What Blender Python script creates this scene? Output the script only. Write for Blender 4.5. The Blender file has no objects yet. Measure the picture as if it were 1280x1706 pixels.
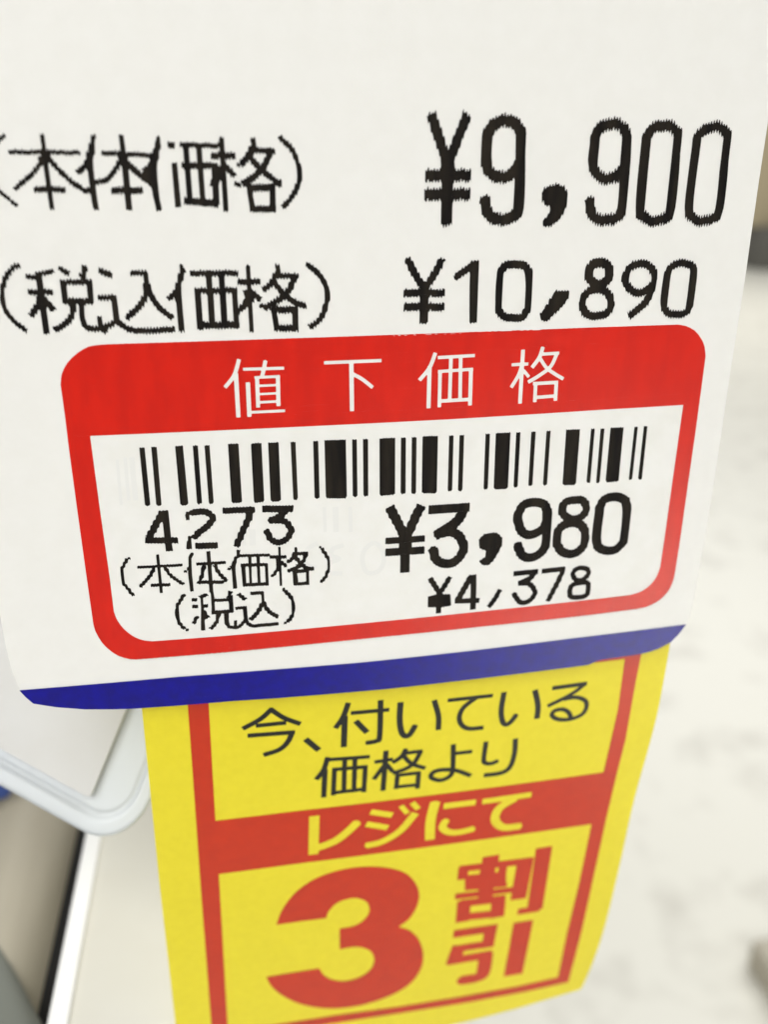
import bpy, math, random
import numpy as np
from mathutils import Matrix, Vector

random.seed(7)
rng = np.random.default_rng(7)
S = 0.001                                   # all layout numbers below are millimetres
scene = bpy.context.scene
col = scene.collection

# ------------------------------------------------------------------ camera
FPX, CX, CY, DIST = 1433.8, 640.0, 853.0, 75.224
RW = np.array([[0.9848635, -0.06015384, 0.16255894],
               [-0.1732919, -0.36182089, 0.91599976],
               [0.00371632, -0.93030487, -0.36676836]])   # columns: right, down, forward
CAM = np.array([0.0, -DIST, 0.0])
cam = bpy.data.cameras.new('camera')
cam_ob = bpy.data.objects.new('camera', cam)
col.objects.link(cam_ob)
r, d, f = RW[:, 0], RW[:, 1], RW[:, 2]
m = Matrix(((r[0], -d[0], -f[0], CAM[0]*S), (r[1], -d[1], -f[1], CAM[1]*S),
            (r[2], -d[2], -f[2], CAM[2]*S), (0, 0, 0, 1)))
cam_ob.matrix_world = m
cam.sensor_fit = 'VERTICAL'
cam.sensor_height = 24.0
cam.lens = 24.0*FPX/1706.0
cam.clip_start = 0.004
cam.clip_end = 60
cam.dof.use_dof = True
cam.dof.focus_distance = 0.0795
cam.dof.aperture_fstop = cam.lens/1.45
scene.camera = cam_ob

# ------------------------------------------------------------------ light
world = bpy.data.worlds.new('World')
scene.world = world
world.use_nodes = True
world.node_tree.nodes['Background'].inputs[0].default_value = (1.0, 1.0, 0.99, 1)
world.node_tree.nodes['Background'].inputs[1].default_value = 0.28


def area(name, loc, target, sx, sy, power, colr=(1, 0.993, 0.972)):
    L = bpy.data.lights.new(name, 'AREA')
    L.shape = 'RECTANGLE'
    L.size, L.size_y, L.energy, L.color = sx, sy, power, colr
    o = bpy.data.objects.new(name, L)
    col.objects.link(o)
    o.location = loc
    o.rotation_euler = (Vector(target)-Vector(loc)).to_track_quat('-Z', 'Y').to_euler()
    return o


area('ceiling_light', (-0.7, -1.5, 1.65), (0.0, 0.0, -0.2), 1.6, 1.6, 46)
area('ceiling_light', (1.5, 1.0, 1.75), (1.8, 1.6, -0.9), 1.6, 2.4, 40)
area('ceiling_light', (3.5, 6.0, 1.85), (3.5, 6.0, -0.9), 3.5, 4.5, 115)
spot = area('added_glare_spot', (1.15, -1.35, 1.65), (1.15, -1.35, -0.9), 0.4, 0.4, 34)  # added lamp: brightens the floor on the right so the prints pick up glare
spot.data.spread = math.radians(42)

vs = scene.view_settings
vs.view_transform = 'Standard'
vs.look = 'None'
vs.exposure = 0.15
vs.gamma = 1.0
vs.use_curve_mapping = False
scene.cycles.max_bounces = 8

# ------------------------------------------------------------------ materials


def mat(name, colr, rough=0.5, spec=0.5, var=0.0, var_scale=60.0, var_col=None, bump=0.0, bump_scale=3000.0,
        streak=None, coat=0.0, trans=0.0, detail=4.0, ramp=(0.35, 0.65)):
    M = bpy.data.materials.new(name)
    M.use_nodes = True
    nt = M.node_tree
    b = nt.nodes['Principled BSDF']
    b.inputs['Base Color'].default_value = (*colr, 1)
    b.inputs['Roughness'].default_value = rough
    b.inputs['Specular IOR Level'].default_value = spec
    b.inputs['Coat Weight'].default_value = coat
    b.inputs['Transmission Weight'].default_value = trans
    geo = nt.nodes.new('ShaderNodeNewGeometry')
    src = geo.outputs['Position']
    if streak:
        mp = nt.nodes.new('ShaderNodeMapping')
        mp.inputs['Scale'].default_value = streak
        nt.links.new(src, mp.inputs['Vector'])
        vsrc = mp.outputs['Vector']
    else:
        vsrc = src
    if var > 0:
        n = nt.nodes.new('ShaderNodeTexNoise')
        n.inputs['Scale'].default_value = var_scale
        n.inputs['Detail'].default_value = detail
        nt.links.new(vsrc, n.inputs['Vector'])
        rp = nt.nodes.new('ShaderNodeValToRGB')
        rp.color_ramp.elements[0].position = ramp[0]
        rp.color_ramp.elements[1].position = ramp[1]
        vc = var_col or tuple(c*0.8 for c in colr)
        mixed = tuple(c*(1-var)+v*var for c, v in zip(colr, vc))
        rp.color_ramp.elements[0].color = (*mixed, 1)
        rp.color_ramp.elements[1].color = (*colr, 1)
        nt.links.new(n.outputs['Fac'], rp.inputs['Fac'])
        nt.links.new(rp.outputs['Color'], b.inputs['Base Color'])
    if bump > 0:
        n2 = nt.nodes.new('ShaderNodeTexNoise')
        n2.inputs['Scale'].default_value = bump_scale
        n2.inputs['Detail'].default_value = 3
        nt.links.new(src, n2.inputs['Vector'])
        bp = nt.nodes.new('ShaderNodeBump')
        bp.inputs['Strength'].default_value = bump
        bp.inputs['Distance'].default_value = 0.00005
        nt.links.new(n2.outputs['Fac'], bp.inputs['Height'])
        nt.links.new(bp.outputs['Normal'], b.inputs['Normal'])
    return M


M_PAPER = mat('white_card', (0.855, 0.85, 0.83), 0.4, 0.5, 1.0, 500, (0.84, 0.834, 0.81), 0.1, 6000)
M_STICK = mat('sticker_paper', (0.865, 0.862, 0.845), 0.4, 0.5, 1.0, 420, (0.835, 0.83, 0.80), 0.1, 6000)
M_INK = mat('thermal_black', (0.007, 0.006, 0.006), 0.6, 0.08, 1.0, 900, (0.020, 0.016, 0.012), 0.3, 6000, (1.0, 1.0, 0.12))
M_RED = mat('red_print', (0.61, 0.011, 0.003), 0.3, 0.34, 1.0, 700, (0.54, 0.009, 0.003), 0.1, 5000, (1.0, 1.0, 0.25))
M_BLUE = mat('blue_print', (0.004, 0.003, 0.25), 0.28, 0.25, 1.0, 900, (0.005, 0.003, 0.19), 0.1, 5000)
M_WHITE_INK = mat('white_lettering', (0.85, 0.83, 0.80), 0.45)
M_YEL = mat('yellow_card', (0.81, 0.695, 0.025), 0.42, 0.3, 1.0, 900, (0.785, 0.67, 0.022), 0.08, 6000)
M_RED2 = mat('orange_red_print', (0.53, 0.026, 0.001), 0.34, 0.33, 1.0, 600, (0.495, 0.023, 0.001), 0.08, 6000)
M_INK2 = mat('black_print', (0.007, 0.008, 0.007), 0.45, 0.3)

# ------------------------------------------------------------------ object helpers


def link(name, me, material, parent=None):
    o = bpy.data.objects.new(name, me)
    col.objects.link(o)
    if material:
        me.materials.append(material)
    if parent:
        o.parent = parent
    return o


def thing(name, label, cat, loc=(0, 0, 0), group=None):
    o = bpy.data.objects.new(name, None)
    col.objects.link(o)
    o.location = loc
    o.empty_display_size = 0.01
    o['label'] = label
    o['category'] = cat
    if group:
        o['group'] = group
    return o


# ------------------------------------------------------------------ photo pixel -> surface
KB = 0.0627284/DIST


def tag_y(u, v):
    return KB*u*u


def yel_y(u, v):
    q = np.maximum((-46-v)/30, -0.02)
    w = (u-13)/30
    return 0.6+KB*u*u+4.132*q-0.857*w*q+0.106*q*q+0.366*w*q*q-0.269*w*w*q


def to_uv(pts, sf):
    p = np.asarray(pts, float).reshape(-1, 2)
    dirs = (RW @ np.stack([(p[:, 0]-CX)/FPX, (p[:, 1]-CY)/FPX, np.ones(len(p))])).T
    y = np.zeros(len(p))
    for _ in range(60):
        t = (y+DIST)/dirs[:, 1]
        u, v = dirs[:, 0]*t, dirs[:, 2]*t
        y = 0.5*y+0.5*sf(u, v)
    return np.stack([u, v], 1)


def smooth(pts, closed=False, n=6):
    P = [np.array(q, float) for q in pts]
    if len(P) < 3:
        return P
    N = len(P)
    out = []
    for i in range(N if closed else N-1):
        p1, p2 = P[i], P[(i+1) % N]
        p0 = P[(i-1) % N] if closed or i > 0 else 2*p1-p2
        p3 = P[(i+2) % N] if closed or i+2 < N else 2*p2-p1
        for k in range(n):
            t = k/n
            out.append(0.5*((2*p1)+(-p0+p2)*t+(2*p0-5*p1+4*p2-p3)*t*t+(-p0+3*p1-3*p2+p3)*t**3))
    if not closed:
        out.append(P[-1])
    return out


class Zoom:
    """Points read off an enlarged crop of the photograph: origin and scale of that crop."""

    def __init__(self, ox, oy, s, sf=tag_y):
        self.o, self.s, self.sf = (ox, oy), s, sf

    def px(self, pts):
        return [(self.o[0]+x/self.s, self.o[1]+y/self.s) for x, y in pts]

    def st(self, w, *pts, closed=False, curve=None):
        if curve is None:
            curve = len(pts) > 2
        if curve:
            pts = smooth(pts, closed)
        uv = to_uv(self.px(pts), self.sf)
        # width in mm: local scale of the surface at the stroke
        c = np.mean(self.px(pts), axis=0)
        a = to_uv([c, c+np.array([4.0, 0]), c+np.array([0, 4.0])], self.sf)
        k = 0.5*(np.linalg.norm(a[1]-a[0])+0.9*np.linalg.norm(a[2]-a[0]))/4.0
        return ('s', uv, 0.5*w/self.s*k, closed)

    def pg(self, *pts):
        return ('p', to_uv(self.px(pts), self.sf))


def sdf_poly(P, U, V):
    dmin = np.full(U.shape, 1e9)
    ins = np.zeros(U.shape, bool)
    n = len(P)
    for i in range(n):
        a, b = P[i], P[(i+1) % n]
        e = b-a
        L2 = e @ e
        if L2 < 1e-14:
            continue
        wx, wy = U-a[0], V-a[1]
        t = np.clip((wx*e[0]+wy*e[1])/L2, 0, 1)
        dmin = np.minimum(dmin, (wx-e[0]*t)**2+(wy-e[1]*t)**2)
        c1 = (a[1] > V) != (b[1] > V)
        with np.errstate(divide='ignore', invalid='ignore'):
            xi = a[0]+(V-a[1])*(e[0]/(e[1] if e[1] != 0 else 1e-12))
        ins ^= c1 & (U < xi)
    dd = np.sqrt(dmin)
    return np.where(ins, -dd, dd)


def sdf_stroke(P, hw, closed, U, V):
    out = np.full(U.shape, 1e3)
    n = len(P)
    segs = n if closed else n-1
    for i in range(segs):
        a, b = P[i], P[(i+1) % n]
        e = b-a
        L = math.hypot(*e)
        if L < 1e-9:
            continue
        mg = hw+0.8
        box = (U > min(a[0], b[0])-mg) & (U < max(a[0], b[0])+mg) & (V > min(a[1], b[1])-mg) & (V < max(a[1], b[1])+mg)
        if not box.any():
            continue
        wx, wy = U[box]-a[0], V[box]-a[1]
        s = (wx*e[0]+wy*e[1])/L
        t = np.clip(s, 0, L)
        dd = np.hypot(wx-e[0]/L*t, wy-e[1]/L*t)-hw
        if not closed and i == 0:
            dd = np.maximum(dd, -s)
        if not closed and i == segs-1:
            dd = np.maximum(dd, s-L)
        out[box] = np.minimum(out[box], dd)
    return out


def sdf_shapes(shapes, U, V):
    out = np.full(U.shape, 1e3)
    for sh in shapes:
        if sh[0] == 's':
            out = np.minimum(out, sdf_stroke(sh[1], sh[2], sh[3], U, V))
        else:
            out = np.minimum(out, sdf_poly(sh[1], U, V))
    return out


def bounds(shapes, mg=0.6):
    P = np.concatenate([s[1] for s in shapes])
    k = max([s[2] for s in shapes if s[0] == 's'] or [0])+mg
    return P[:, 0].min()-k, P[:, 0].max()+k, P[:, 1].min()-k, P[:, 1].max()+k


def field_mesh(name, fn, bnd, h, sf, off, material, parent=None, maxrun=5.0, solid=0.0):
    """Mesh of the region fn(u, v) < 0 on the surface sf, lifted by off mm towards its front."""
    u0, u1, v0, v1 = bnd
    nu, nv = int((u1-u0)/h)+2, int((v1-v0)/h)+2
    gu, gv = u0+h*np.arange(nu), v0+h*np.arange(nv)
    U, V = np.meshgrid(gu, gv)
    F = fn(U, V)
    F = np.where(np.abs(F) < 1e-6, 1e-6, F)
    I = F < 0
    cnt = I[:-1, :-1].astype(int)+I[1:, :-1]+I[:-1, 1:]+I[1:, 1:]
    verts, faces, idx = [], [], {}

    def vid(key, u, v):
        k = idx.get(key)
        if k is None:
            k = idx[key] = len(verts)
            verts.append((u, v))
        return k

    def edge(j, i, j2, i2):
        if (j2, i2) < (j, i):
            j, i, j2, i2 = j2, i2, j, i
        t = F[j, i]/(F[j, i]-F[j2, i2])
        return vid((j, i, j2, i2), gu[i]+(gu[i2]-gu[i])*t, gv[j]+(gv[j2]-gv[j])*t)

    mr = 1 if solid else max(1, int(maxrun/h))
    for j in range(nv-1):
        row = cnt[j]
        nz = np.nonzero(row)[0]
        if not len(nz):
            continue
        i = int(nz[0])
        last = int(nz[-1])
        while i <= last:
            c = row[i]
            if c == 0:
                i += 1
                continue
            if c == 4:
                k = i
                while k+1 <= last and row[k+1] == 4 and k+1-i < mr:
                    k += 1
                faces.append([vid((j, i), gu[i], gv[j]), vid((j, k+1), gu[k+1], gv[j]),
                              vid((j+1, k+1), gu[k+1], gv[j+1]), vid((j+1, i), gu[i], gv[j+1])])
                i = k+1
                continue
            cr = [(j, i), (j, i+1), (j+1, i+1), (j+1, i)]
            poly = []
            for q in range(4):
                a, b = cr[q], cr[(q+1) % 4]
                if I[a]:
                    poly.append(vid(a, gu[a[1]], gv[a[0]]))
                if I[a] != I[b]:
                    poly.append(edge(*a, *b))
            if len(poly) >= 3:
                faces.append(poly)
            i += 1
    A = np.array(verts)
    Y = sf(A[:, 0], A[:, 1])-off
    co = [(u*S, y*S, v*S) for (u, v), y in zip(verts, Y)]
    me = bpy.data.meshes.new(name)
    me.from_pydata(co, [], faces)
    me.update()
    o = link(name, me, material, parent)
    if solid:
        md = o.modifiers.new('thickness', 'SOLIDIFY')
        md.thickness = solid*S
        md.offset = -1
    for p in me.polygons:
        p.use_smooth = False
    return o


def jag(period, amp, quant, seed):
    """Print-head raggedness: column steps and uneven column ends of a dot printer."""
    g = np.random.default_rng(seed)
    R1 = g.random(4000)
    R2 = g.random(4000)

    def warp(U, V):
        x = U/period
        i = np.floor(x).astype(int)
        fr = x-i
        tri = 1-4*np.abs(fr-0.5)
        k = i % 4000
        Vn = V-amp*tri*(0.35+0.9*R1[k])-amp*0.7*(R2[k]-0.5)
        Un = U+quant*((i+0.5)*period-U)
        return Un, Vn
    return warp


def print_mesh(name, shapes, sf, off, material, parent, h=0.065, jagged=None, label=None, grow=0.02):
    w = jag(*jagged) if jagged else None

    def fn(U, V):
        if w:
            U, V = w(U, V)
        return sdf_shapes(shapes, U, V)-grow
    o = field_mesh(name, fn, bounds(shapes), h, sf, off, material, parent)
    if label:
        o['label'] = label
    return o


# ------------------------------------------------------------------ floor (the surface seen behind the card)
def quad_mesh(name, pts):
    me = bpy.data.meshes.new(name)
    me.from_pydata(pts, [], [list(range(len(pts)))])
    return me


FZ = -0.95
M_FLOOR = mat('floor_vinyl', (0.80, 0.785, 0.70), 0.35, 0.5, 1.0, 12.0, (0.66, 0.64, 0.565), ramp=(0.30, 0.48), detail=7)
fl = link('floor', quad_mesh('floor', [(-8, -8, FZ), (8, -8, FZ), (8, 14, FZ), (-8, 14, FZ)]), M_FLOOR)
fl['kind'] = 'structure'


# ------------------------------------------------------------------ white price tag
tag = thing('price_tag', 'white hanging price tag with black printed prices and a blue bottom edge', 'price tag',
            (12.5*S, 0, -50*S))


def under(o_parent):
    """children are modelled in world millimetres: keep them there under a parent that is not at the origin"""
    inv = Matrix.Translation(o_parent.location).inverted()
    for c in o_parent.children:
        c.matrix_parent_inverse = inv
        for g in c.children:
            pass


TAGPX = [(9, 1078), (19, 1118), (32, 1150), (42, 1161), (55, 1172), (94, 1178), (141, 1181.5), (187, 1181.5), (220, 1180.5), (300, 1175),
         (390, 1167.5), (460, 1163), (560, 1155), (680, 1144.5), (790, 1133), (880, 1122), (940, 1114), (972, 1109.5), (982, 1107), (994, 1101.5), (1004, 1098.8), (1040, 1093.5), (1069, 1089.2),
         (1085, 1085), (1099, 1080), (1117.7, 1070), (1130, 1058), (1144, 1040), (1149, 1030), (1158, 991), (1165, 953), (1175, 900)]
tuv = to_uv(TAGPX, tag_y)
uL, uR = tuv[0][0], tuv[-1][0]
TOPV = 48.0
top = []
for a in range(0, 91, 10):
    top.append((uR-5+5*math.cos(math.radians(a)), TOPV-5+5*math.sin(math.radians(a))))
for a in range(90, 181, 10):
    top.append((uL+5+5*math.cos(math.radians(a)), TOPV-5+5*math.sin(math.radians(a))))
redge = to_uv([(1190, 808), (1203.5, 719), (1218.5, 616), (1232, 531), (1243, 460), (1252, 395), (1266, 298)], tag_y)
# the right edge is traced, straightened towards the top of the card
outline = np.concatenate([tuv, redge, np.array(top)])


def tag_fn(U, V):
    return sdf_poly(outline, U, V)


field_mesh('card', tag_fn, (uL-1, uR+2, -50, TOPV+1), 0.4, tag_y, 0.0, M_PAPER, tag, solid=0.35)
btop = to_uv([(-30, 1155), (32, 1149.6), (150, 1140), (300, 1127), (450, 1115.6), (600, 1103.6), (780, 1084.5), (960, 1062.5), (1060, 1050.5), (1146, 1039.5), (1200, 1033)], tag_y)
blue_poly = np.concatenate([btop, [[uR+6, -60], [uL-6, -60]]])


def blue_fn(U, V):
    return np.maximum(sdf_poly(outline, U, V)+0.004, sdf_poly(blue_poly, U, V))


field_mesh('blue_band', blue_fn, (uL-1, uR+1, -50, -42), 0.12, tag_y, 0.045, M_BLUE, tag, maxrun=0.5)

# --- first printed line: (本体価格) ¥9,900
A = Zoom(0, 180, 4)
B = Zoom(240, 180, 4)
line1 = [A.st(16, (30, 176), (-25, 240), (-48, 380), (-20, 530), (110, 648)),
         A.st(24, (278, 178), (300, 330)), A.st(29, (298, 330), (346, 672)), A.st(20, (60, 293), (530, 297)), A.st(80, (282, 315), (312, 352)),
         A.st(22, (285, 350), (210, 440), (98, 540)), A.st(27, (320, 340), (440, 460), (560, 548), (602, 540)), A.st(30, (228, 543), (432, 546)),
         A.st(24, (622, 182), (612, 270)), A.st(34, (612, 240), (600, 400), (640, 672)), A.st(46, (596, 300), (588, 410)), A.st(28, (600, 330), (560, 390), (515, 432)),
         A.st(24, (806, 182), (825, 330)), A.st(31, (825, 330), (858, 676)), A.st(23, (678, 298), (860, 308), (1030, 316)), A.st(82, (800, 322), (836, 350)),
         A.st(25, (795, 370), (740, 445), (690, 487), (632, 490)), A.st(34, (850, 370), (930, 445), (1000, 495), (1040, 540)), A.st(36, (743, 549), (950, 551)),
         B.st(22, (92, 190), (95, 250)), B.st(34, (95, 235), (72, 330), (68, 480), (98, 682)), B.st(38, (78, 310), (40, 390), (2, 450)), B.st(30, (0, 400), (50, 470)),
         B.st(34, (160, 246), (200, 247)), B.st(27, (200, 368), (226, 655)), B.st(24, (243, 246), (505, 252)),
         B.st(32, (278, 250), (308, 620)), B.st(32, (366, 250), (393, 620)), B.st(34, (256, 386), (485, 384)), B.st(40, (272, 620), (492, 638)),
         B.st(36, (466, 385), (480, 640)), B.st(28, (514, 198), (545, 686)), B.st(36, (446, 316), (602, 320)), B.st(72, (498, 395), (505, 485)),
         B.st(30, (525, 370), (602, 452)), B.st(40, (500, 440), (452, 522)),
         B.st(22, (724, 200), (738, 290)), B.st(36, (725, 255), (690, 325), (645, 378)), B.st(16, (622, 375), (636, 377)), B.st(28, (715, 281), (872, 286)),
         B.st(36, (845, 285), (800, 385), (735, 455), (655, 508)), B.st(33, (700, 320), (785, 415), (905, 508)), B.st(22, (605, 503), (645, 512)), B.st(16, (907, 482), (906, 525)),
         B.st(40, (695, 530), (868, 530)), B.st(32, (704, 520), (722, 685)), B.st(34, (853, 520), (858, 685)), B.st(36, (706, 670), (874, 674)),
         B.st(27, (902, 195), (980, 270), (1025, 370), (1036, 465), (1000, 570), (925, 662))]
print_mesh('printed_caption', line1, tag_y, 0.04, M_INK, tag, jagged=(0.24, 0.13, 0.4, 1), grow=0.05, label='black jagged caption (本体価格) in the upper printed line')

E1 = Zoom(680, 170, 4.571)
F1 = Zoom(950, 170, 4.571)
price1 = [E1.st(74, (176, 92), (255, 330), (300, 450), curve=False), E1.st(70, (452, 95), (365, 320), (312, 450), curve=False), E1.st(112, (302, 395), (304, 520)),
          E1.st(82, (303, 480), (295, 935)), E1.st(80, (135, 560), (473, 560)), E1.st(80, (130, 706), (469, 703)),
          E1.st(80, (862, 285), (855, 218), (810, 163), (740, 142), (665, 165), (612, 230), (601, 300), (596, 440), (610, 510), (660, 560), (725, 574), (790, 550), (845, 480)),
          E1.st(80, (863, 235), (843, 780), (815, 860), (745, 896), (670, 890), (610, 845), (584, 735)),
          E1.pg((1022, 675), (1070, 640), (1130, 625), (1185, 640), (1215, 685), (1210, 770), (1180, 850), (1130, 910), (1090, 938), (1045, 942), (1028, 920), (1030, 895), (1065, 870), (1090, 815), (1088, 782), (1060, 785), (1035, 760), (1022, 730)),
          F1.st(72, (436, 290), (425, 225), (385, 182), (310, 167), (240, 192), (196, 255), (187, 330), (175, 470), (200, 540), (260, 582), (320, 582), (375, 545), (412, 480)),
          F1.st(72, (436, 245), (398, 790), (362, 870), (290, 902), (215, 890), (165, 850), (149, 745)),
          F1.st(68, (820, 290), (810, 225), (770, 190), (710, 178), (640, 195), (590, 255), (580, 320), (535, 800), (555, 860), (610, 900), (670, 905), (730, 880), (768, 810), closed=True),
          F1.st(62, (1197, 300), (1190, 235), (1150, 200), (1095, 187), (1030, 210), (975, 265), (965, 330), (907, 800), (925, 865), (980, 902), (1040, 905), (1095, 880), (1138, 815), closed=True)]
print_mesh('printed_price', price1, tag_y, 0.04, M_INK, tag, jagged=(0.26, 0.22, 0.45, 2), grow=0.05, label='large black tall price ¥9,900')

# --- second printed line: (税込価格) ¥10,890
C = Zoom(0, 400, 4.267)
D = Zoom(280, 400, 4.267)
line2 = [C.st(26, (132, 185), (100, 192), (52, 240), (22, 310), (12, 400), (32, 490), (90, 570), (185, 648)),
         C.st(26, (186, 260), (245, 263)), C.st(24, (250, 240), (310, 238), (372, 215)), C.st(34, (270, 245), (326, 662)), C.st(32, (203, 370), (368, 371)),
         C.st(52, (285, 400), (292, 480)), C.st(36, (280, 440), (218, 538)), C.st(40, (305, 420), (378, 495)),
         C.st(28, (420, 198), (488, 243)), C.st(30, (600, 185), (590, 270)), C.st(20, (562, 248), (600, 240)),
         C.st(30, (430, 302), (642, 296)), C.st(30, (443, 290), (460, 445)), C.st(34, (628, 285), (643, 445)), C.st(36, (450, 435), (658, 434)),
         C.st(34, (522, 440), (505, 540), (460, 595), (385, 638)), C.st(34, (572, 440), (590, 585), (640, 628), (730, 624)), C.st(28, (702, 545), (716, 615), (748, 652)),
         C.st(32, (720, 622), (795, 595), (835, 560)),
         C.st(36, (703, 213), (792, 252)), C.st(30, (693, 409), (812, 406)), C.st(33, (803, 396), (825, 575)), C.st(34, (815, 565), (880, 612), (945, 640), (1060, 646), (1238, 632)),
         C.st(28, (926, 235), (1045, 235)), C.st(32, (1031, 225), (1045, 340)), C.st(48, (1042, 320), (1052, 400)), C.st(34, (1055, 360), (1090, 425), (1140, 490), (1225, 552)), C.st(36, (1040, 385), (990, 470), (898, 552)),
         D.st(22, (93, 176), (100, 240)), D.st(33, (104, 205), (72, 330), (75, 440), (95, 648)), D.st(32, (90, 260), (52, 370), (2, 415)), D.st(42, (62, 340), (68, 420)),
         D.st(32, (158, 236), (496, 235)), D.st(34, (284, 240), (292, 370)), D.st(34, (374, 240), (382, 370)), D.st(34, (190, 360), (485, 358)),
         D.st(36, (207, 350), (226, 632)), D.st(34, (467, 350), (484, 622)), D.st(42, (212, 606), (500, 604)), D.st(36, (298, 375), (309, 600)), D.st(38, (384, 375), (396, 600)),
         D.st(30, (566, 178), (592, 648)), D.st(34, (492, 298), (654, 295)), D.st(56, (560, 355), (580, 440)), D.st(34, (585, 365), (655, 425)), D.st(36, (565, 395), (545, 460), (492, 505)),
         D.st(22, (776, 178), (785, 250)), D.st(33, (772, 235), (730, 310), (675, 352)), D.st(30, (762, 251), (922, 256)), D.st(36, (900, 255), (860, 350), (790, 422), (685, 482)),
         D.st(34, (745, 295), (830, 390), (900, 440), (978, 472)), D.st(24, (652, 468), (722, 477)), D.st(42, (740, 496), (922, 492)), D.st(34, (752, 490), (770, 645)), D.st(36, (905, 490), (906, 640)), D.st(40, (755, 624), (924, 625)),
         D.st(31, (985, 170), (1050, 220), (1110, 300), (1131, 390), (1115, 480), (1080, 560), (1005, 618))]
print_mesh('printed_caption', line2, tag_y, 0.04, M_INK, tag, jagged=(0.26, 0.12, 0.45, 3), grow=0.05, label='black jagged caption (税込価格) just above the red sticker')
G = Zoom(660, 410, 4.923)
H = Zoom(910, 410, 4.923)
price2 = [G.st(56, (92, 103), (150, 220), (222, 340), curve=False), G.st(54, (378, 103), (320, 220), (245, 340), curve=False), G.st(62, (234, 290), (226, 630)), G.st(56, (62, 386), (398, 383)), G.st(58, (62, 500), (394, 498)),
          G.st(62, (647, 122), (634, 626)), G.st(50, (650, 140), (482, 262)),
          G.st(58, (1090, 240), (1080, 190), (1040, 152), (970, 148), (905, 155), (865, 200), (850, 260), (840, 480), (855, 545), (900, 580), (970, 585), (1035, 580), (1070, 530), (1085, 480), closed=True),
          H.pg((70, 370), (187, 368), (180, 420), (158, 465), (90, 535), (14, 608), (-16, 612), (-44, 595), (-46, 555), (-20, 530), (-5, 490), (20, 470), (25, 440), (60, 410)),
          H.st(70, (435, 133), (370, 165), (350, 230), (375, 285), (432, 315), (490, 290), (525, 235), (505, 160), closed=True),
          H.st(58, (420, 350), (340, 380), (300, 450), (303, 510), (340, 560), (410, 572), (490, 555), (530, 500), (530, 440), (500, 380), closed=True),
          H.st(55, (775, 142), (700, 170), (658, 230), (655, 300), (700, 360), (770, 385), (840, 350), (885, 290), (888, 220), (850, 165), closed=True),
          H.st(54, (885, 300), (850, 400), (800, 480), (680, 575)),
          H.st(52, (1213, 210), (1200, 165), (1150, 142), (1090, 142), (1035, 165), (1005, 210), (995, 240), (968, 470), (985, 530), (1030, 558), (1100, 558), (1150, 540), (1180, 480), closed=True)]
print_mesh('printed_price', price2, tag_y, 0.04, M_INK, tag, jagged=(0.28, 0.12, 0.55, 4), grow=0.04, label='black price ¥10,890 under the larger price')
under(tag)

# ------------------------------------------------------------------ red markdown sticker
stk = thing('markdown_sticker', 'white sticker with thick red border, white heading and barcode, stuck on the price tag', 'sticker', (15*S, 0, -44*S))


def chain(*parts):
    out = []
    for p in parts:
        out += list(p)
    return out


souter = chain(smooth([(155.3, 1038.7), (160, 1053), (173, 1073), (193, 1089), (212, 1096), (226, 1097.4)]), [(370, 1086), (600, 1063.5), (800, 1043), (960, 1026)],
               smooth([(1060, 1013.6), (1079, 1009), (1098, 999), (1112, 985), (1120, 970), (1124, 955)]), [(1132.6, 900), (1146, 805), (1158.4, 718.8), (1171, 625)],
               smooth([(1175.3, 592), (1172, 572), (1160, 553), (1145, 543.5), (1130, 540)]), [(1000, 544.3), (850, 550), (640, 557.5), (480, 563), (330, 568), (180, 572.6)],
               smooth([(166, 573.5), (147, 577), (128, 588), (112, 604), (103, 622), (100.7, 640)]), [(107.8, 690.6), (114.4, 745), (128, 845), (144, 960)])
sinner = chain([(150, 725.3), (166, 845), (182.5, 960)], smooth([(189.5, 1017), (195, 1031), (206, 1046), (222, 1058.5), (238, 1065), (254, 1067)]), [(370, 1058.4), (600, 1037.5), (800, 1017.5), (960, 1000.5)],
               smooth([(1050, 990), (1067, 984.5), (1082, 974), (1093, 960), (1099.5, 944)]), [(1106, 900), (1120, 800), (1137.8, 673.8), (1000, 682), (760, 697), (520, 709), (300, 719)])
SO, SI = to_uv(souter, tag_y), to_uv(sinner, tag_y)
sb = (SO[:, 0].min()-.5, SO[:, 0].max()+.5, SO[:, 1].min()-.5, SO[:, 1].max()+.5)
field_mesh('sticker_paper', lambda U, V: sdf_poly(SO, U, V)-0.02, sb, 0.25, tag_y, 0.15, M_STICK, stk, solid=0.13)
I = Zoom(360, 570, 4.267)
J = Zoom(680, 560, 4.267)
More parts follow.
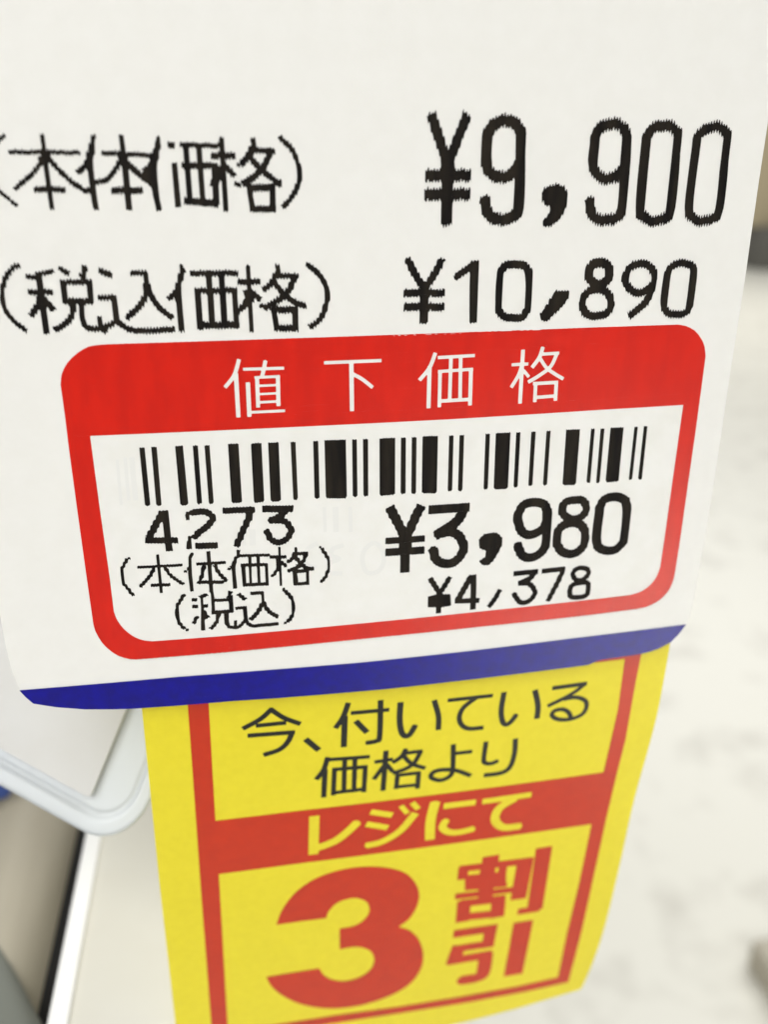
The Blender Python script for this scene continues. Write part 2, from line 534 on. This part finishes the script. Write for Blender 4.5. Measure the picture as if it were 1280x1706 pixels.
head = [I.st(30, (163, 118), (128, 232), (62, 320)), I.st(33, (140, 220), (158, 532)), I.st(24, (190, 190), (483, 182)), I.st(30, (350, 128), (338, 190), (325, 245)), I.st(22, (272, 249), (454, 240)),
        I.st(30, (290, 245), (298, 462)), I.st(31, (438, 240), (443, 452)), I.st(19, (300, 308), (425, 302)), I.st(18, (302, 367), (428, 360)), I.st(20, (302, 425), (432, 418)), I.st(33, (225, 282), (236, 528)), I.st(22, (235, 496), (490, 484)),
        I.st(26, (765, 144), (1175, 128)), I.st(33, (960, 132), (965, 488)), I.st(28, (972, 224), (1040, 262), (1113, 320)),
        J.st(30, (193, 115), (150, 222), (78, 312)), J.st(32, (151, 212), (143, 510)), J.st(25, (208, 150), (473, 135)), J.st(28, (303, 145), (293, 466)), J.st(28, (372, 140), (367, 462)), J.st(24, (210, 249), (461, 232)),
        J.st(28, (226, 240), (220, 503)), J.st(30, (445, 226), (438, 490)), J.st(27, (220, 459), (442, 446)),
        J.st(30, (815, 93), (793, 477)), J.st(24, (733, 201), (853, 195)), J.st(28, (806, 210), (780, 280), (730, 363)), J.st(24, (818, 240), (857, 288)),
        J.st(30, (957, 74), (930, 150), (878, 222)), J.st(24, (945, 126), (1073, 118)), J.st(28, (1060, 112), (1012, 212), (930, 277), (850, 325)), J.st(26, (930, 145), (980, 220), (1040, 265), (1103, 302)),
        J.st(26, (885, 335), (1065, 325)), J.st(28, (905, 330), (898, 467)), J.st(28, (1052, 322), (1045, 457)), J.st(25, (900, 433), (1046, 422))]
# the red print stops a hair short of the top edge of the sticker and leaves the letters open
wob = jag(0.5, 0.012, 0.0, 21)


SPK = np.random.default_rng(5).random(500)
spk0, spk1, spkv = to_uv([(655, 556)], tag_y)[0][0], to_uv([(900, 548)], tag_y)[0][0], SO[:, 1].max()-1.5


def red_fn(U, V):
    k = SPK[(np.floor(U/0.28).astype(int)) % 500]
    slit = np.where((k < 0.5) & (U > spk0) & (U < spk1) & (V > spkv), np.abs(sdf_poly(SO, U, V)+0.085)-0.03, 1.0)
    return np.maximum(np.maximum(np.maximum(sdf_poly(SO, *wob(U, V))+0.015, -slit), -sdf_poly(SI, U, V)), -sdf_shapes(head, U, V))


field_mesh('red_border_print', red_fn, sb, 0.07, tag_y, 0.175, M_RED, stk)

M_GHOST = mat('show_through', (0.815, 0.815, 0.80), 0.4)
GZ = Zoom(180, 720, 2.667)
ghost = [GZ.st(20, (1045, 500), (1000, 515), (990, 545), (1025, 560), (985, 580), (985, 620), (1040, 625)), GZ.st(20, (1180, 490), (1140, 520), (1130, 570), (1150, 620), (1200, 615), (1225, 570), (1215, 515), closed=True),
         GZ.st(20, (930, 490), (885, 520), (880, 580), (925, 600)), GZ.st(14, (75, 110), (92, 300)), GZ.st(22, (105, 110), (122, 300)), GZ.st(12, (40, 120), (58, 320)),
         GZ.st(16, (600, 430), (604, 500)), GZ.st(26, (640, 430), (643, 500)), GZ.st(14, (960, 330), (964, 440)), GZ.st(24, (1010, 330), (1013, 440)), GZ.st(16, (1075, 330), (1078, 440))]
print_mesh('show_through_print', ghost, tag_y, 0.158, M_GHOST, stk, label='faint ghost of print showing through the sticker paper')

BARS = {(220, 700): [(52, 88, 192, 92, 128, 605), (137, 174, 188, 172, 208, 605), (306, 360, 180, 343, 398, 600), (432, 466, 178, 462, 496, 592), (515, 549, 175, 546, 579, 590), (682, 755, 165, 707, 780, 585), (845, 918, 162, 866, 938, 580), (967, 1040, 157, 985, 1057, 575), (1127, 1160, 152, 1146, 1177, 560)],
        (510, 700): [(50, 84, 147, 60, 94, 553), (130, 280, 141, 140, 288, 553), (327, 358, 135, 331, 363, 540), (404, 438, 132, 407, 440, 538), (521, 631, 127, 522, 630, 530), (674, 707, 122, 671, 705, 520), (751, 783, 118, 747, 779, 518), (827, 935, 113, 822, 927, 518), (1016, 1046, 107, 1006, 1036, 502), (1090, 1121, 104, 1079, 1109, 499)],
        (790, 690): [(80, 110, 138, 66, 95, 530), (153, 256, 132, 138, 238, 530), (298, 327, 128, 279, 307, 515), (405, 435, 123, 384, 412, 506), (513, 541, 117, 488, 516, 500), (653, 750, 108, 627, 722, 500), (830, 855, 102, 797, 823, 483), (898, 924, 99, 866, 890, 483), (968, 1060, 95, 933, 1025, 480), (1138, 1161, 87, 1098, 1121, 462), (1205, 1229, 84, 1164, 1190, 460)]}
for kb, ((ox, oy), bars) in enumerate(BARS.items()):
    Z = Zoom(ox, oy, 4.267)
    for q, (a0, a1, ya, b0, b1, yb) in enumerate(bars):
        w = b1-b0
        c = min(12, w*0.3)
        sl = (bars[0][2]-bars[-1][2])/(bars[-1][0]-bars[0][0])*(a1-a0)
        pg = Z.pg((a0, ya), (a1, ya-sl), (b1, yb-sl-c), (b1-c*0.8, yb-sl+random.uniform(-2, 4)), (b0+c*0.8, yb+random.uniform(-2, 4)), (b0, yb-c))
        print_mesh('bar', [pg], tag_y, 0.175, M_INK, stk, h=0.055, jagged=(0.24, 0.05, 0.0, 30+kb*20+q), grow=0.012)

N = Zoom(190, 830, 7.111)
O = Zoom(360, 830, 6.4)
code = [N.st(78, (603, 140), (632, 380), (662, 615)), N.st(80, (575, 160), (410, 460)), N.st(72, (378, 492), (745, 490)), N.st(52, (845, 212), (885, 200)), N.st(30, (878, 158), (878, 250)), N.st(52, (888, 500), (890, 592)), N.st(28, (902, 445), (896, 520)),
        N.st(74, (920, 166), (1000, 152), (1090, 158), (1155, 205), (1150, 270), (1080, 345), (1000, 400), (955, 455)), N.st(74, (955, 558), (1216, 552)),
        O.st(64, (80, 128), (300, 118), (402, 120)), O.st(66, (368, 100), (352, 190), (290, 330), (212, 508)),
        O.st(72, (494, 108), (814, 106)), O.st(74, (755, 110), (650, 205), (572, 232)), O.st(64, (610, 230), (720, 235), (780, 290), (792, 360), (745, 430), (660, 463), (580, 425), (537, 335))]
print_mesh('printed_code', code, tag_y, 0.175, M_INK, stk, jagged=(0.30, 0.05, 0.6, 5), grow=0.03, label='black digits 4273 under the barcode')
scap = [N.st(22, (165, 703), (188, 703)), N.st(33, (155, 712), (118, 780), (96, 830), (97, 920), (115, 1000), (165, 1062), (228, 1145)),
        N.st(29, (512, 662), (557, 1112)), N.st(29, (280, 810), (802, 783)), N.st(36, (470, 810), (430, 905), (310, 1040)), N.st(35, (600, 805), (670, 905), (822, 1012)), N.st(35, (434, 1022), (658, 1016)),
        N.st(31, (918, 638), (900, 740), (895, 850), (918, 1092)), N.st(34, (870, 830), (900, 826)), N.st(24, (822, 858), (854, 860)), N.st(32, (1113, 622), (1150, 1100)), N.st(32, (975, 772), (1325, 752)),
        N.st(38, (1064, 790), (1042, 900), (1002, 1005)), N.st(38, (1190, 785), (1245, 880), (1335, 972)), N.st(38, (1048, 985), (1290, 985)),
        O.st(28, (240, 546), (237, 615)), O.st(31, (235, 600), (190, 690), (205, 952)), O.st(24, (185, 708), (155, 728)), O.st(24, (124, 745), (150, 747)), O.st(27, (225, 606), (578, 598)), O.st(32, (575, 620), (746, 618)),
        O.st(28, (361, 610), (373, 920)), O.st(28, (450, 605), (461, 915)), O.st(32, (268, 706), (552, 700)), O.st(30, (284, 700), (300, 925)), O.st(30, (537, 695), (545, 915)), O.st(33, (285, 917), (556, 905)),
        O.st(26, (678, 513), (693, 924)), O.st(48, (668, 640), (676, 750)), O.st(32, (688, 668), (748, 718)), O.st(28, (652, 740), (630, 790), (598, 824)),
        O.st(22, (849, 518), (852, 590)), O.st(32, (822, 585), (972, 580)), O.st(36, (835, 590), (800, 650), (760, 667)), O.st(36, (956, 570), (940, 640), (880, 720), (766, 768)), O.st(40, (838, 610), (900, 685), (965, 738), (1038, 745)), O.st(56, (880, 690), (900, 730)),
        O.st(36, (822, 772), (988, 765)), O.st(33, (838, 765), (850, 920)), O.st(32, (970, 760), (971, 915)), O.st(32, (838, 906), (988, 899)),
        O.st(22, (1096, 517), (1119, 518)), O.st(31, (1126, 530), (1165, 590), (1195, 650), (1198, 740), (1165, 830), (1115, 890)),
        N.st(37, (830, 1130), (782, 1210), (746, 1275), (746, 1380), (770, 1460), (835, 1540)), N.st(28, (847, 1550), (874, 1551)),
        N.st(38, (917, 1193), (974, 1194)), N.st(40, (922, 1272), (984, 1273)), N.st(36, (985, 1388), (942, 1475)), N.st(36, (1035, 1140), (1055, 1555)), N.st(40, (1012, 1168), (1098, 1130)), N.st(38, (1030, 1270), (1108, 1265)), N.st(46, (1045, 1312), (1108, 1410)),
        N.st(32, (1146, 1085), (1180, 1175)), N.st(40, (1168, 1145), (1176, 1362)), N.st(34, (1160, 1202), (1362, 1194)), O.st(34, (152, 1030), (164, 1208)), O.st(38, (152, 985), (132, 1055)), O.st(36, (-45, 1210), (176, 1195)),
        N.st(38, (1240, 1345), (1212, 1460), (1142, 1540)), O.st(31, (108, 1205), (120, 1340), (165, 1368), (245, 1360), (318, 1285)), O.st(24, (204, 1295), (206, 1355)),
        O.st(38, (235, 1012), (312, 1072)), O.st(30, (210, 1166), (318, 1156)), O.st(28, (307, 1145), (319, 1305)), O.st(34, (315, 1298), (375, 1350), (480, 1346), (664, 1330)),
        O.st(34, (372, 1006), (508, 1000)), O.st(28, (497, 990), (505, 1120)), O.st(40, (498, 1098), (560, 1195), (660, 1258)), O.st(42, (500, 1105), (440, 1210), (366, 1288)),
        O.st(26, (716, 950), (735, 982)), O.st(36, (738, 985), (790, 1040), (816, 1095), (821, 1200), (800, 1260), (762, 1308)), O.st(22, (730, 1320), (752, 1321))]
print_mesh('printed_caption', scap, tag_y, 0.175, M_INK, stk, h=0.055, jagged=(0.26, 0.04, 0.6, 6), grow=0.03, label='small black captions (本体価格) and (税込)')
P = Zoom(630, 810, 5.818)
Q = Zoom(840, 810, 5.818)
pr3 = [P.st(94, (108, 196), (180, 330), (245, 455), curve=False), P.st(92, (418, 180), (350, 310), (290, 455), curve=False), P.st(120, (262, 400), (260, 640)), P.st(98, (260, 600), (257, 828)), P.st(64, (65, 526), (453, 500)), P.st(76, (64, 636), (450, 612)),
       P.st(88, (494, 222), (880, 198)), P.st(100, (835, 210), (755, 340), (550, 475)), P.st(90, (620, 450), (700, 435), (780, 475), (822, 560), (808, 650), (730, 730), (640, 743), (560, 700), (528, 600)),
       P.pg((975, 510), (1025, 460), (1100, 445), (1150, 445), (1197, 490), (1195, 570), (1150, 660), (1110, 720), (1070, 755), (1020, 760), (990, 740), (985, 715), (1035, 680), (1050, 620), (1000, 605), (975, 570)),
       Q.st(86, (275, 150), (190, 175), (140, 250), (135, 350), (170, 430), (230, 465), (310, 445), (385, 390), (413, 300), (410, 210), (360, 160), closed=True), Q.st(86, (415, 220), (398, 540), (360, 630), (270, 682), (180, 668), (120, 555)),
       Q.st(76, (685, 128), (600, 145), (560, 200), (570, 262), (640, 312), (730, 300), (787, 240), (787, 170), (745, 130), closed=True), Q.st(84, (640, 350), (560, 380), (515, 450), (510, 540), (550, 620), (630, 650), (710, 630), (770, 560), (785, 470), (760, 390), (700, 350), closed=True),
       Q.st(84, (1185, 190), (1150, 120), (1070, 97), (980, 118), (930, 180), (918, 260), (892, 520), (920, 590), (990, 618), (1070, 610), (1130, 560), (1155, 500), closed=True)]
print_mesh('printed_price', pr3, tag_y, 0.175, M_INK, stk, jagged=(0.30, 0.045, 0.5, 7), label='bold black price ¥3,980')
pr4 = [P.st(50, (500, 885), (550, 960), (605, 1050), curve=False), P.st(46, (694, 872), (640, 965), (580, 1050), curve=False), P.st(48, (592, 1010), (588, 1222)), P.pg((478, 1065), (560, 1045), (700, 1040), (702, 1150), (620, 1165), (478, 1165)),
       P.st(52, (920, 852), (916, 1187)), P.st(56, (905, 860), (770, 1095)), P.st(48, (740, 1107), (980, 1100)), P.st(44, (1175, 1000), (1140, 1070), (1070, 1165)),
       Q.st(48, (85, 842), (326, 820)), Q.st(50, (295, 820), (250, 885), (135, 938)), Q.st(46, (170, 935), (240, 940), (290, 1000), (282, 1060), (220, 1115), (150, 1115), (86, 1028)),
       Q.st(46, (360, 817), (592, 793)), Q.st(46, (568, 785), (535, 885), (420, 1108)),
       Q.st(44, (740, 785), (680, 810), (665, 860), (700, 903), (760, 898), (810, 850), (805, 800), closed=True), Q.st(46, (720, 932), (650, 960), (630, 1020), (650, 1065), (720, 1070), (790, 1050), (815, 990), (800, 930), closed=True)]
print_mesh('printed_price', pr4, tag_y, 0.175, M_INK, stk, h=0.055, jagged=(0.28, 0.035, 0.45, 8), label='small black price ¥4,378')
under(stk)

# ------------------------------------------------------------------ yellow discount card
dis = thing('discount_card', 'yellow discount card with red frame and large red 3, hanging behind the price tag', 'discount card', (15*S, 8*S, -112*S))
YO = to_uv(chain([(226, 1060), (236, 1181), (251, 1330), (266, 1479), (279, 1592), (292, 1706), (299, 1772)],
                 [(450, 1764), (620, 1738), (785, 1700.5), (860, 1681), (921, 1662.5), (966, 1649)],
                 smooth([(970.5, 1645), (990, 1599.7), (1010.3, 1536.7), (1034.7, 1435), (1051, 1360), (1062.8, 1312), (1080, 1251), (1095.3, 1192), (1107, 1132), (1117.7, 1070), (1124, 1020)])), yel_y)
yb = (YO[:, 0].min()-.6, YO[:, 0].max()+.6, YO[:, 1].min()-.6, YO[:, 1].max()+.6)
field_mesh('card', lambda U, V: sdf_poly(YO, U, V), yb, 0.35, yel_y, 0.0, M_YEL, dis, solid=0.25)
YF = to_uv([(305, 1120), (312.8, 1176), (324, 1330), (334.4, 1479), (343, 1590), (351.9, 1706), (354, 1732), (460, 1719), (560, 1704), (622, 1694.5), (779, 1670), (880, 1651), (947.3, 1636),
            (969.7, 1551), (990, 1457.5), (1011.3, 1360), (1027, 1293.6), (1042.5, 1232.7), (1058.7, 1141), (1069, 1089), (1074, 1050)], yel_y)
YU = to_uv([(345, 1151), (347.5, 1173), (353, 1270), (358.8, 1367.3), (500, 1350.5), (680, 1329.5), (850, 1308), (1006, 1286.5), (1030, 1182), (1041.5, 1097.6), (1000, 1102.8), (880, 1115), (680, 1136)], yel_y)
YD = to_uv([(364.4, 1456), (371.5, 1580), (379, 1706), (380, 1716), (460, 1706.5), (560, 1691), (660, 1677.5), (760, 1661.5), (860, 1643.5), (930, 1628), (945, 1555), (965.6, 1470), (986, 1372.6), (850, 1392), (680, 1415), (500, 1438)], yel_y)
UU = Zoom(490, 1300, 3.048, yel_y)
regi = [UU.st(45, (103, 180), (98, 376)), UU.st(42, (90, 352), (200, 312), (270, 262), (322, 212)),
        UU.st(34, (388, 160), (500, 176)), UU.st(34, (366, 222), (477, 240)), UU.st(37, (366, 332), (450, 310), (540, 255), (618, 165)), UU.st(25, (543, 128), (577, 168)), UU.st(27, (600, 112), (632, 146)),
        UU.st(45, (718, 108), (695, 200), (690, 302)), UU.st(36, (760, 131), (924, 111)), UU.st(36, (772, 203), (755, 238), (785, 262), (840, 263), (914, 245)),
        UU.st(33, (957, 108), (1207, 72)), UU.st(40, (1125, 90), (1045, 140), (1022, 198), (1062, 238), (1152, 232))]


def frame_fn(U, V):
    r = np.maximum(sdf_poly(YF, U, V), -np.minimum(sdf_poly(YU, U, V), sdf_poly(YD, U, V)))
    return np.maximum(r, -sdf_shapes(regi, U, V))


field_mesh('red_frame_print', frame_fn, yb, 0.1, yel_y, 0.035, M_RED2, dis, maxrun=3.0)
RR = Zoom(390, 1130, 4.129, yel_y)
T = Zoom(680, 1120, 4, yel_y)
yl1 = [RR.st(33, (262, 208), (180, 280), (60, 346)), RR.st(33, (248, 210), (340, 270), (456, 313)), RR.st(30, (150, 326), (357, 305)), RR.st(32, (93, 394), (418, 370)), RR.st(33, (403, 362), (370, 435), (310, 490), (203, 527)), RR.st(38, (492, 418), (583, 493)),
       RR.st(33, (787, 168), (750, 265), (698, 342)), RR.st(36, (762, 260), (755, 472)), RR.st(28, (804, 239), (1068, 215)), RR.st(33, (1009, 150), (1002, 395), (980, 430), (910, 444)), RR.st(36, (838, 293), (915, 372)),
       RR.st(36, (1146, 165), (1140, 280), (1150, 360), (1175, 396), (1210, 385), (1248, 322)),
       T.st(32, (175, 186), (203, 290), (202, 383)), T.st(25, (266, 187), (565, 154)), T.st(29, (455, 168), (370, 235), (342, 300), (360, 352), (410, 375), (502, 368)),
       T.st(31, (641, 132), (622, 250), (630, 325), (655, 348), (690, 325), (722, 282)), T.st(33, (847, 118), (867, 220), (860, 308)),
       T.st(27, (963, 106), (1193, 74)), T.st(25, (1186, 74), (1085, 148), (932, 225)), T.st(26, (1040, 178), (1120, 166), (1180, 187), (1190, 230), (1160, 280), (1080, 312), (1000, 312), (960, 286), (980, 255), (1035, 247), (1072, 268), (1088, 305))]
yl2 = [RR.st(31, (645, 543), (615, 630), (566, 695)), RR.st(31, (626, 625), (617, 818)), RR.st(27, (630, 561), (933, 539)), RR.st(28, (762, 555), (755, 787)), RR.st(28, (832, 548), (825, 782)), RR.st(27, (675, 628), (917, 607)),
       RR.st(28, (691, 622), (683, 804)), RR.st(28, (904, 602), (893, 782)), RR.st(26, (683, 787), (905, 760)),
       RR.st(31, (1046, 498), (1025, 772)), RR.st(26, (967, 576), (1092, 556)), RR.st(28, (1038, 592), (962, 694)), RR.st(26, (1050, 590), (1092, 642)),
       RR.st(29, (1184, 486), (1150, 540), (1093, 578)), RR.st(26, (1160, 517), (1296, 500)), RR.st(28, (1287, 500), (1240, 580), (1180, 622), (1092, 652)), RR.st(27, (1160, 525), (1220, 585), (1315, 618)),
       RR.st(25, (1112, 668), (1282, 648)), RR.st(28, (1126, 662), (1115, 760)), RR.st(28, (1271, 646), (1262, 758)), RR.st(24, (1115, 747), (1268, 731)),
       T.st(28, (303, 480), (298, 640), (280, 690), (220, 718), (162, 706), (155, 680), (190, 656), (260, 648), (330, 656), (418, 688)), T.st(25, (308, 541), (427, 527)),
       T.st(27, (521, 462), (505, 575), (515, 603), (555, 607), (597, 590)), T.st(29, (717, 442), (710, 540), (680, 630), (620, 670), (506, 686))]
print_mesh('printed_text', yl1, yel_y, 0.035, M_INK2, dis, label='black line 今、付いている on yellow')
print_mesh('printed_text', yl2, yel_y, 0.035, M_INK2, dis, label='black line 価格より on yellow')
VV = Zoom(420, 1400, 2.4615, yel_y)
three = chain(smooth([(100, 345), (125, 283), (180, 212), (260, 157), (360, 122), (460, 108), (560, 113), (630, 135), (670, 175), (685, 222), (675, 272), (645, 320), (600, 355)]),
              smooth([(604, 355), (650, 372), (685, 410), (702, 470), (690, 530), (650, 585), (580, 630), (480, 667), (380, 686), (280, 686), (190, 667), (120, 632), (80, 597), (58, 560)]),
              [(165, 542)], smooth([(275, 525), (295, 553), (330, 571), (380, 577), (440, 561), (485, 530), (502, 490), (488, 455), (450, 438), (410, 437), (360, 446)]),
              smooth([(360, 362), (420, 350), (460, 325), (482, 290), (474, 255), (440, 238), (400, 238), (350, 255), (316, 288), (303, 318)]), [(200, 331)])
print_mesh('printed_numeral', [VV.pg(*[tuple(q) for q in three])], yel_y, 0.035, M_RED2, dis, h=0.08, label='huge red numeral 3')
W = Zoom(560, 1400, 3.2, yel_y)
wari = [W.st(72, (826, 84), (822, 130)), W.st(36, (660, 152), (900, 124)), W.st(42, (682, 140), (674, 206)), W.st(34, (893, 125), (886, 180)), W.st(24, (690, 198), (905, 176)), W.st(24, (690, 218), (905, 197)), W.st(22, (690, 256), (910, 236)), W.st(32, (638, 299), (945, 262)), W.st(64, (812, 120), (795, 320)), W.st(20, (690, 240), (905, 216)),
        W.st(56, (684, 322), (674, 432)), W.st(58, (868, 300), (860, 408)), W.st(42, (665, 336), (895, 310)), W.st(42, (652, 412), (890, 387)),
        W.st(68, (1012, 98), (972, 312)), W.st(36, (890, 126), (1046, 106)), W.st(68, (1110, 38), (1060, 370)), W.st(34, (1085, 362), (972, 380)),
        W.st(46, (628, 499), (857, 466)), W.st(50, (826, 466), (808, 570)), W.st(42, (655, 576), (835, 548)), W.st(56, (658, 560), (622, 656)), W.st(48, (598, 645), (828, 606)), W.st(56, (800, 606), (785, 705), (750, 732), (668, 746)),
        W.st(78, (1000, 433), (945, 716))]
print_mesh('printed_text', wari, yel_y, 0.035, M_RED2, dis, grow=0.06, label='bold red 割引 stacked beside the numeral')
under(dis)

# ------------------------------------------------------------------ frosted sleeve with a blank insert, hanging at an angle behind the tag


def slv_y(u, v):
    return 9.5+0.7*(v+72.3)


M_SLV = mat('frosted_plastic', (0.76, 0.80, 0.83), 0.32, 0.5, coat=0.0, trans=0.35)
M_SLV.node_tree.nodes['Principled BSDF'].inputs['Subsurface Weight'].default_value = 0.25
M_SLV.node_tree.nodes['Principled BSDF'].inputs['Subsurface Radius'].default_value = (0.002, 0.002, 0.002)
M_INS = mat('insert_paper', (0.60, 0.60, 0.595), 0.6, 0.3, 1.0, 120, (0.58, 0.575, 0.56))
slv = thing('plastic_sleeve', 'frosted translucent plastic sleeve with rounded corner hanging aslant behind the price tag', 'plastic sleeve', (-19*S, 9*S, -73*S))
c0 = to_uv([(149, 1330)], slv_y)[0]
ang_pts = to_uv([(0, 1247), (149, 1330), (238, 1182)], slv_y)
e1 = (ang_pts[0]-ang_pts[1])
e1 /= np.linalg.norm(e1)               # along the lower edge, up to the left
e2 = np.array([e1[1], -e1[0]])
if e2[1] < 0:
    e2 = -e2                           # along the right edge, up to the right
LW, LH = 62.0, 44.0


def local_rect(U, V, x0, y0, x1, y1, rad):
    a = (U-c0[0])*e1[0]+(V-c0[1])*e1[1]
    b = (U-c0[0])*e2[0]+(V-c0[1])*e2[1]
    qx = np.abs(a-(x0+x1)/2)-(x1-x0)/2+rad
    qy = np.abs(b-(y0+y1)/2)-(y1-y0)/2+rad
    return np.hypot(np.maximum(qx, 0), np.maximum(qy, 0))+np.minimum(np.maximum(qx, qy), 0)-rad


MG = 3.9


def slv_sdf(U, V):
    return local_rect(U, V, -6.8, -MG, LW+4.6, LH+MG, 6.0)


def slv_front(u, v):
    """sheet with a rolled rim: a groove, then a rounded bead along the outline"""
    dd = -slv_sdf(u, v)
    lip = 0.32*np.clip(dd/0.3, 0, 1)**0.5*(1-1/(1+np.exp(np.clip(-(dd-1.75)/0.06, -60, 60))))
    groove = -0.2*np.exp(-((dd-2.0)/0.16)**2)
    return slv_y(u, v)+1.7-lip-groove


sbnd = (c0[0]-75, c0[0]+55, c0[1]-8, c0[1]+90)
field_mesh('sheet', slv_sdf, sbnd, 0.2, slv_front, 0.0, M_SLV, slv, solid=0.5)
for p in slv.children[0].data.polygons:
    p.use_smooth = True
under(slv)
ins = field_mesh('paper_insert', lambda U, V: local_rect(U, V, 0, 0, LW, LH, 0.4), sbnd, 0.6, slv_y, 0.0, M_INS, None, solid=0.9)
ins['label'] = 'blank off-white paper card lying aslant in the frosted sleeve'
ins['category'] = 'paper card'

# ------------------------------------------------------------------ pale board with a white edge below, and the goods beside it


def ray(x, y):
    return RW @ np.array([(x-CX)/FPX, (y-CY)/FPX, 1.0])


def at_z(x, y, z):
    dd = ray(x, y)
    t = (z-CAM[2])/dd[2]
    return CAM+dd*t


def box(name, x0, x1, y0, y1, z0, z1, material, parent=None, bev=0.6, seg=3):
    import bmesh
    bm = bmesh.new()
    bmesh.ops.create_cube(bm, size=1)
    for v in bm.verts:
        v.co = ((x0+x1)/2+v.co.x*(x1-x0), (y0+y1)/2+v.co.y*(y1-y0), (z0+z1)/2+v.co.z*(z1-z0))
        v.co *= S
    bmesh.ops.bevel(bm, geom=list(bm.edges), offset=bev*S, segments=seg, affect='EDGES', profile=0.5)
    me = bpy.data.meshes.new(name)
    bm.to_mesh(me)
    bm.free()
    for p in me.polygons:
        p.use_smooth = True
    return link(name, me, material, parent)


M_BOARD = mat('board_cream', (0.68, 0.665, 0.59), 0.5, 0.4, 1.0, 60, (0.655, 0.635, 0.555))
M_STRIP = mat('white_edge', (0.90, 0.90, 0.88), 0.35, 0.5)
M_DARK = mat('gap_shade_black', (0.012, 0.011, 0.010), 0.55, 0.3)
M_BAG = mat('beige_carton', (0.47, 0.43, 0.34), 0.6, 0.3, 1.0, 55, (0.30, 0.27, 0.20), streak=(1.0, 0.12, 1.0))
M_GREY = mat('grey_green_plastic', (0.20, 0.21, 0.18), 0.5, 0.4)
M_NAVY = mat('blue_pack', (0.05, 0.10, 0.36), 0.5, 0.4)
M_TAUPE = mat('taupe_carton', (0.50, 0.46, 0.37), 0.6, 0.3)
M_TAN = mat('tan_panel', (0.45, 0.38, 0.25), 0.6, 0.3)
M_CHAR = mat('charcoal_base', (0.13, 0.125, 0.11), 0.6, 0.3)

ZB = -107.0
bd = thing('display_board', 'cream display board with a bright white edge strip below the frosted sleeve', 'board', (0, 50*S, (ZB-6)*S))
box('panel', -27.4, 30, 11.2, 95, ZB-6, ZB, M_BOARD, bd, 0.5)
box('edge_strip', -30.0, -27.3, 11.2, 95, ZB-6, ZB+0.7, M_STRIP, bd, 0.35)
under(bd)
gap_shade = box('gap_shade_block', -46, -30.6, 6, 110, ZB-40, ZB-18, M_DARK, None, 1.0)  # black block added to stand in for the deep shade of the gap
gap_shade['label'] = 'black block standing in for the shade in the gap beside the white edge strip'
gap_shade['category'] = 'gap_shade'
bag = box('carton', -120, -35.6, -10, 100, ZB-60, ZB-13, M_BAG, None, 10.0, 10)
bag['label'] = 'blurred beige carton left of the black gap'
bag['category'] = 'carton'
import bmesh
zb = ZB-12
g1, g2 = at_z(-6, 1545, zb), at_z(84, 1720, zb)
ring = [g1, g2, g2+np.array([-25, -40, 0]), g1+np.array([-55, -20, 0])]
bm = bmesh.new()
lo = [bm.verts.new((q[0]*S, q[1]*S, (zb-45)*S)) for q in ring]
hi = [bm.verts.new((q[0]*S, q[1]*S, zb*S)) for q in ring]
bm.faces.new(lo[::-1])
bm.faces.new(hi)
for q in range(4):
    bm.faces.new((lo[q], lo[(q+1) % 4], hi[(q+1) % 4], hi[q]))
bmesh.ops.recalc_face_normals(bm, faces=list(bm.faces))
bmesh.ops.bevel(bm, geom=list(bm.edges), offset=3*S, segments=4, affect='EDGES', profile=0.5)
me = bpy.data.meshes.new('storage_bin')
bm.to_mesh(me)
bm.free()
for p in me.polygons:
    p.use_smooth = True
gp = link('storage_bin', me, M_GREY)
gp['label'] = 'grey green bin corner in front of the beige carton'
gp['category'] = 'bin'
bp_ = box('small_pack', -95, -49.5, 75.5, 97, ZB-11.05, ZB+8, M_NAVY, None, 1.5)
bp_['label'] = 'small blue pack lying on the beige carton behind the frosted sleeve'
bp_['category'] = 'pack'
tc = box('floor_carton', 606, 900, 430, 650, -950, -905, M_TAUPE, None, 6.0)
tc['label'] = 'low taupe carton standing on the pale floor'
tc['category'] = 'carton'
rk = thing('display_rack', 'tan and charcoal display rack far away on the pale floor', 'rack', (6.2, 8.8, FZ))
box('base', 5560, 7000, 8500, 9000, -949, -520, M_CHAR, rk, 10)
box('back_panel', 5500, 7000, 8700, 9000, -519, 900, M_TAN, rk, 10)
under(rk)
